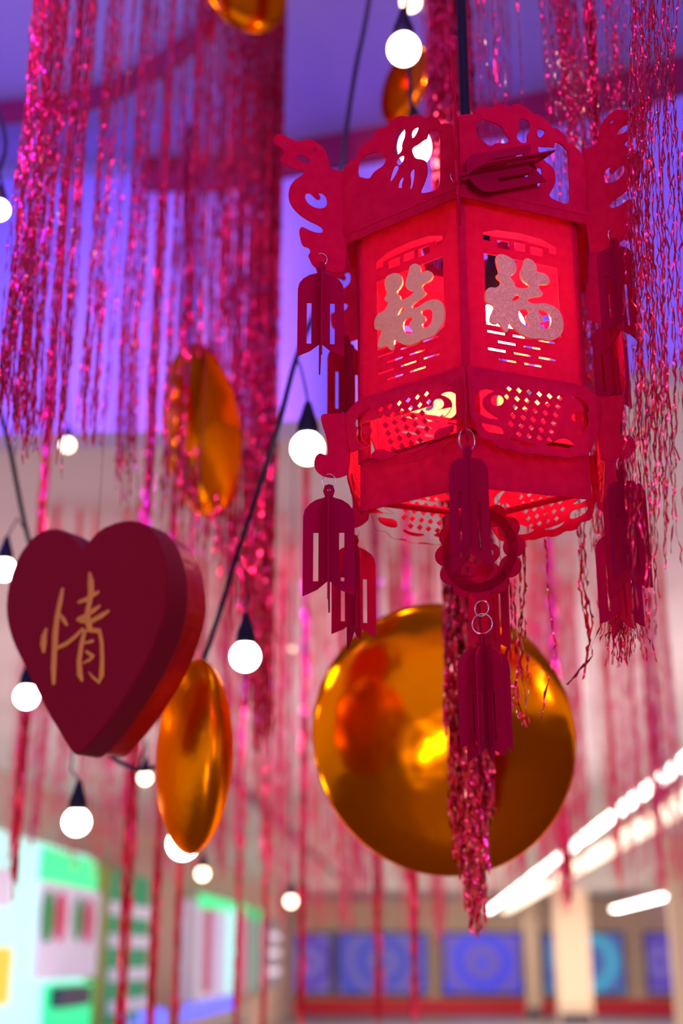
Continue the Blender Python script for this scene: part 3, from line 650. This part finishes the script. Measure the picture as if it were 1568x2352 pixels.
bulb(155,1022,17,3.6,[(155,900,3.6),(160,600,3.6)],'small warm bulb behind the fringe tips of the left curtain',True)
bulb(333,1787,17,2.9,[(335,1700,2.9),(320,1763,2.5)],'small lit bulb between the heart and the edge-on gold disc',True)
bulb(10,1308,27,2.45,[(40,1190,2.5),(62,1225,2.5)],'lit bulb at the left edge beside the heart top')
bulb(-2,482,24,2.3,[(0,400,2.3)],'lit bulb cut by the left edge near the top')
bulb(924,1265,7,6.2,[(924,1150,6.2)],'left one of two tiny far bulbs under the lantern',True)
bulb(951,1265,7,6.2,[(951,1150,6.2)],'right one of two tiny far bulbs under the lantern',True)
bulb(672,1490,6,6.0,[(672,1400,6.0)],'tiny far bulb left of the large gold disc rim',True)

# ============================================================ TINSEL
import numpy as np
rng = np.random.default_rng(5)
class Foil:
    def __init__(s): s.V = []; s.n = 0; s.F = []
    def strand(s, p0, p1, wd=.0025, seg=.012, wob=.004, kink=0, mid=None):
        """crinkled twisted foil ribbon from p0 (top) to p1"""
        p0 = np.array(p0, float); p1 = np.array(p1, float); L = np.linalg.norm(p1-p0); n = max(6, int(L/seg))
        t = np.linspace(0, 1, n+1)[:, None]
        P = p0*(1-t)+p1*t
        if mid is not None: P = p0*(1-t)**2+2*np.array(mid, float)*t*(1-t)+p1*t*t
        ph = rng.uniform(0, 6.28, 4); fr = rng.uniform(.6, 3.0, 2)
        P[:, 0:1] += wob*t*np.sin(t*6.28*fr[0]*L+ph[0])+rng.normal(0, .0006+kink, (n+1, 1))
        P[:, 1:2] += wob*t*np.cos(t*6.28*fr[1]*L+ph[1])+rng.normal(0, .0006+kink, (n+1, 1))
        tw = ph[2]+np.cumsum(rng.normal(0, 1.3, n+1))
        d = np.stack([np.cos(tw), np.sin(tw), rng.normal(0, .8, n+1)], 1)*wd/2
        V = np.empty((2*(n+1), 3)); V[0::2] = P-d; V[1::2] = P+d
        i = s.n+2*np.arange(n); s.F.append(np.stack([i, i+1, i+3, i+2], 1)); s.V.append(V); s.n += len(V)
    def build(s, name, m, label, cat, group=None, kind='stuff'):
        V = np.concatenate(s.V); Fq = np.concatenate(s.F); c = V.mean(0); c[2] = V[:, 2].max(); V = V-c
        me = bpy.data.meshes.new(name); me.vertices.add(len(V)); me.vertices.foreach_set('co', V.ravel())
        me.loops.add(Fq.size); me.loops.foreach_set('vertex_index', Fq.ravel().astype(np.int32))
        me.polygons.add(len(Fq)); me.polygons.foreach_set('loop_start', (np.arange(len(Fq))*4).astype(np.int32))
        me.update(calc_edges=True); me.materials.append(m)
        o = bpy.data.objects.new(name, me); COL.objects.link(o); o.location = c
        return tag(o, label, cat, group, kind)
def interp(x, tab): return float(np.interp(x, [a for a, b in tab], [b for a, b in tab]))
# left curtain
fo = Foil()
dt = [(-60, 1.65), (0, 1.7), (250, 2.05), (450, 2.5), (640, 3.0)]
bt = [(-60, 900), (0, 930), (60, 1000), (110, 990), (150, 1010), (190, 960), (270, 1080), (350, 1140), (430, 1200), (520, 1260), (560, 1560), (600, 1680), (640, 1640)]
for cx, sd, nn in ((8, 12, 46), (36, 12, 60), (72, 10, 34), (105, 10, 26), (138, 9, 30), (190, 9, 26), (212, 6, 14), (235, 8, 8), (268, 8, 22), (296, 9, 26), (340, 10, 22), (372, 7, 14), (412, 9, 26), (440, 10, 18), (470, 10, 24), (500, 12, 44), (530, 12, 70), (560, 12, 100), (590, 12, 150), (614, 8, 150)):
    for i in range(int(nn*(.62 if cx < 540 else .62))):
        x = cx+rng.normal(0, sd*.6)
        if x > 622: x = 622-abs(rng.normal(0, 6))
        d = interp(x, dt)+rng.normal(0, .03); yb = interp(x, bt)+rng.normal(0, 45)
        if x > 540 and rng.random() < .45: yb -= rng.uniform(100, 400)
        q = at_dist(x, yb, d); tp = at_dist(x, 0, d)
        # a plumb line through the bottom point, gathered slightly towards the top
        fo.strand((q.x+rng.normal(0, .008), q.y, ZU), (q.x, q.y, q.z), wd=.0026 if d < 2.2 else .0040, seg=.010 if d < 2.2 else .014, wob=.005)
fo.build('tinsel_curtain', M['foil'], 'dense red tinsel curtain hanging on the left from the ceiling', 'tinsel curtain')
# centre garland behind the lantern
fo = Foil()
for i in range(330):
    x = rng.uniform(1030, 1128); t = rng.random()
    yb = 1480+680*rng.beta(2.2, 1.6)
    lim = interp(yb, [(1400, 1030), (1850, 1030), (1950, 1040), (2170, 1095)]); lim2 = interp(yb, [(1400, 1142), (1700, 1145), (1800, 1132), (1900, 1125), (2060, 1112), (2170, 1103)])
    x = rng.uniform(lim, lim2); d = 1.95+rng.normal(0, .03); q = at_dist(x, yb, d); c = at_dist(1085, yb, d)
    fo.strand((c.x+(q.x-c.x)*1.05+rng.normal(0, .006), q.y, ZU), (q.x, q.y, q.z), wd=.0045, seg=.010, wob=.006)
fo.build('tinsel_garland', M['foil_crimson'], 'long thick red tinsel garland behind the lantern and across the large gold disc', 'tinsel garland')
# right curtain, sharp, partly in front of the right fin
fo = Foil()
for i in range(70):
    xt = rng.normal(1292, 26); xb = xt+100+rng.normal(0, 12); yb = rng.uniform(860, 1420); d = rng.normal(1.62, .04)
    if i > 50: yb = rng.uniform(1380, 1530); xb = rng.uniform(1390, 1500)
    p = at_dist(xt, -60, d); q = at_dist(xb, yb, d); p2 = q+(p-q)*((ZU-q.z)/(p.z-q.z)); mid = (Vector(p2)+q)/2+Vector((.0, 0, -.1))
    fo.strand(p2, q, wd=.0021, seg=.008, wob=.006)
for i in range(78):
    cxs = [(1362, 5, .10), (1400, 6, .12), (1425, 6, .12), (1462, 9, .26), (1490, 6, .14), (1522, 6, .12), (1548, 7, .10), (1580, 10, .04)]
    j = rng.choice(len(cxs), p=[c[2] for c in cxs]); xt = rng.normal(cxs[j][0], cxs[j][1]); d = rng.normal(1.22, .02) if xt > 1445 else rng.normal(1.55, .03)
    yb = rng.choice([rng.uniform(950, 1150), rng.uniform(1100, 1320), rng.uniform(1300, 1500)]) if xt < 1500 else rng.uniform(950, 1300)
    xb = xt+rng.normal(8, 12)+(yb/2352)*18
    p = at_dist(xt, 0, d); q = at_dist(xb, yb, d); p2 = q+(p-q)*((ZU-q.z)/(p.z-q.z)); fo.strand(p2, q, wd=.0018, seg=.008, wob=.007, kink=.0003)
fo.build('tinsel_curtain', M['foil'], 'sharp red tinsel curtain at the right edge beside and over the right fin', 'tinsel curtain')
# frayed tuft below the right tassels
fo = Foil()
for i in range(46):
    c = at_dist(1440, 1300, 1.5); q = at_dist(1440+rng.normal(0, 34), rng.uniform(1440, 1535), 1.5+rng.normal(0, .02)); tt = at_dist(1412+rng.normal(0, 8), 600, 1.5)
    md = at_dist(1432+rng.normal(0, 8), 1250, 1.5)
    fo.strand((tt.x, tt.y, ZU), md, wd=.0016, seg=.012); fo.strand(md, q, wd=.002, seg=.006, wob=.006, kink=.0006)
fo.build('tinsel_garland', M['foil'], 'slim tinsel garland ending in a frayed tuft below the right lantern tassels', 'tinsel garland')
# loose wisps right below the lantern
fo = Foil()
W = [((1345, 1160), (1330, 1350), (1362, 1575-70), (1303, 1573)), ((1322, 1180), (1335, 1330), (1362, 1420), (1340, 1560)), ((1253, 1240), (1258, 1370), (1275, 1480), (1240, 1660)),
     ((1165, 1250), (1175, 1400), (1170, 1550), (1210, 1670)), ((1185, 1230), (1180, 1380), (1195, 1540), (1215, 1664)), ((1200, 1240), (1206, 1350), (1185, 1500), (1190, 1650)), ((1208, 1230), (1200, 1400), (1212, 1520), (1212, 1600)), ((1150, 1300), (1165, 1450), (1160, 1530), (1175, 1640)), ((1192, 1230), (1198, 1500), (1180, 1600), (1200, 1665)),
     ((1480, 1000), (1500, 1250), (1478, 1350), (1505, 1520)), ((1335, 1180), (1345, 1300), (1345, 1400), (1352, 1500))]
for w_ in W:
    P = [at_dist(x, y_, 1.56) for x, y_ in w_]; fo.strand((P[0].x, P[0].y, ZU), P[0], wd=.0024, seg=.012, wob=.002)
    for a, b in zip(P[:-1], P[1:]): fo.strand(a, b, wd=.0036, seg=.007, wob=0, kink=.0003)
fo.build('tinsel_strands', M['foil'], 'loose single tinsel strands dangling to the right below the lantern', 'tinsel')
# middle-distance bunch behind lantern crown
fo = Foil()
for cx, sd, nn in ((985, 9, 40), (1010, 10, 60), (1040, 12, 60), (1075, 10, 40), (1110, 6, 8), (1135, 6, 5), (1180, 5, 6), (1290, 4, 3), (1335, 5, 4)):
    for i in range(nn):
        x = cx+rng.normal(0, sd); d = 2.35+rng.normal(0, .03); q = at_dist(x+30, rng.uniform(900, 1200), d); fo.strand((q.x, q.y, ZU), q, wd=.0026, seg=.015, wob=.006)
fo.build('tinsel_curtain', M['foil'], 'red tinsel bunch behind the lantern crown beside the black cord', 'tinsel curtain')
# far curtains
def far_curtain(x0, x1, d0, d1, y0, y1, ncl, per, label, m):
    fo = Foil()
    for c in range(ncl):
        cx = rng.uniform(x0, x1); d = rng.uniform(d0, d1); yb = rng.uniform(y0, y1); k_ = max(2, int(rng.exponential(per)))
        for i in range(k_):
            x = cx+rng.normal(0, 5); q = at_dist(x, yb+rng.normal(0, 18), d+rng.normal(0, .05)); top = ZC if q.y > 4.3 else ZU
            fo.strand((q.x, q.y, top), q, wd=.0045, seg=.035, wob=.01)
    return fo.build('tinsel_curtain', m, label, 'tinsel curtain')
far_curtain(0, 640, 5.0, 6.5, 1750, 2010, 110, 3.6, 'faint blurred tinsel curtain hanging far behind the heart', M['foil_far'])
far_curtain(620, 1120, 5.0, 6.5, 1900, 2150, 95, 4, 'faint blurred tinsel curtain hanging far behind the large gold disc', M['foil_far'])
far_curtain(1080, 1580, 5.0, 6.5, 1850, 2080, 115, 4.2, 'faint blurred tinsel curtain hanging far behind at the right', M['foil_far'])
# single thick low-hanging far streamers
for px, yb, d, wpx, lab in ((272, 2420, 3.6, 13, 'thick red tinsel streamer running down left of the green shelf unit'), (342, 2420, 3.9, 11, 'red tinsel streamer over the right side of the green shelf unit'), (32, 2000, 3.2, 10, 'red tinsel streamer at the left edge below the heart'),
        (690, 2345, 4.4, 9, 'thin red tinsel streamer left below the large disc'), (868, 2330, 4.6, 9, 'thin red tinsel streamer under the left half of the large disc'), (955, 2310, 4.6, 9, 'thin red tinsel streamer under the middle of the large disc'),
        (398, 2420, 4.6, 10, 'pale red tinsel streamer right of the green shelf unit'), (540, 2400, 5.2, 8, 'faint red tinsel streamer over the far shop front'), (600, 2420, 5.2, 7, 'faint red tinsel streamer between far shop front and grey shelf'), (1305, 2060, 4.6, 12, 'red tinsel streamer ending above the cream pillar')):
    fo = Foil()
    for i in range(26):
        q = at_dist(px+rng.normal(0, wpx*.5), yb+rng.normal(0, 25), d); fo.strand((q.x, q.y, ZC-.0 if q.y > 4.3 else ZU), q, wd=.0045, seg=.03, wob=.004)
    fo.build('tinsel_streamer', M['foil'], lab, 'tinsel streamer', kind='stuff')
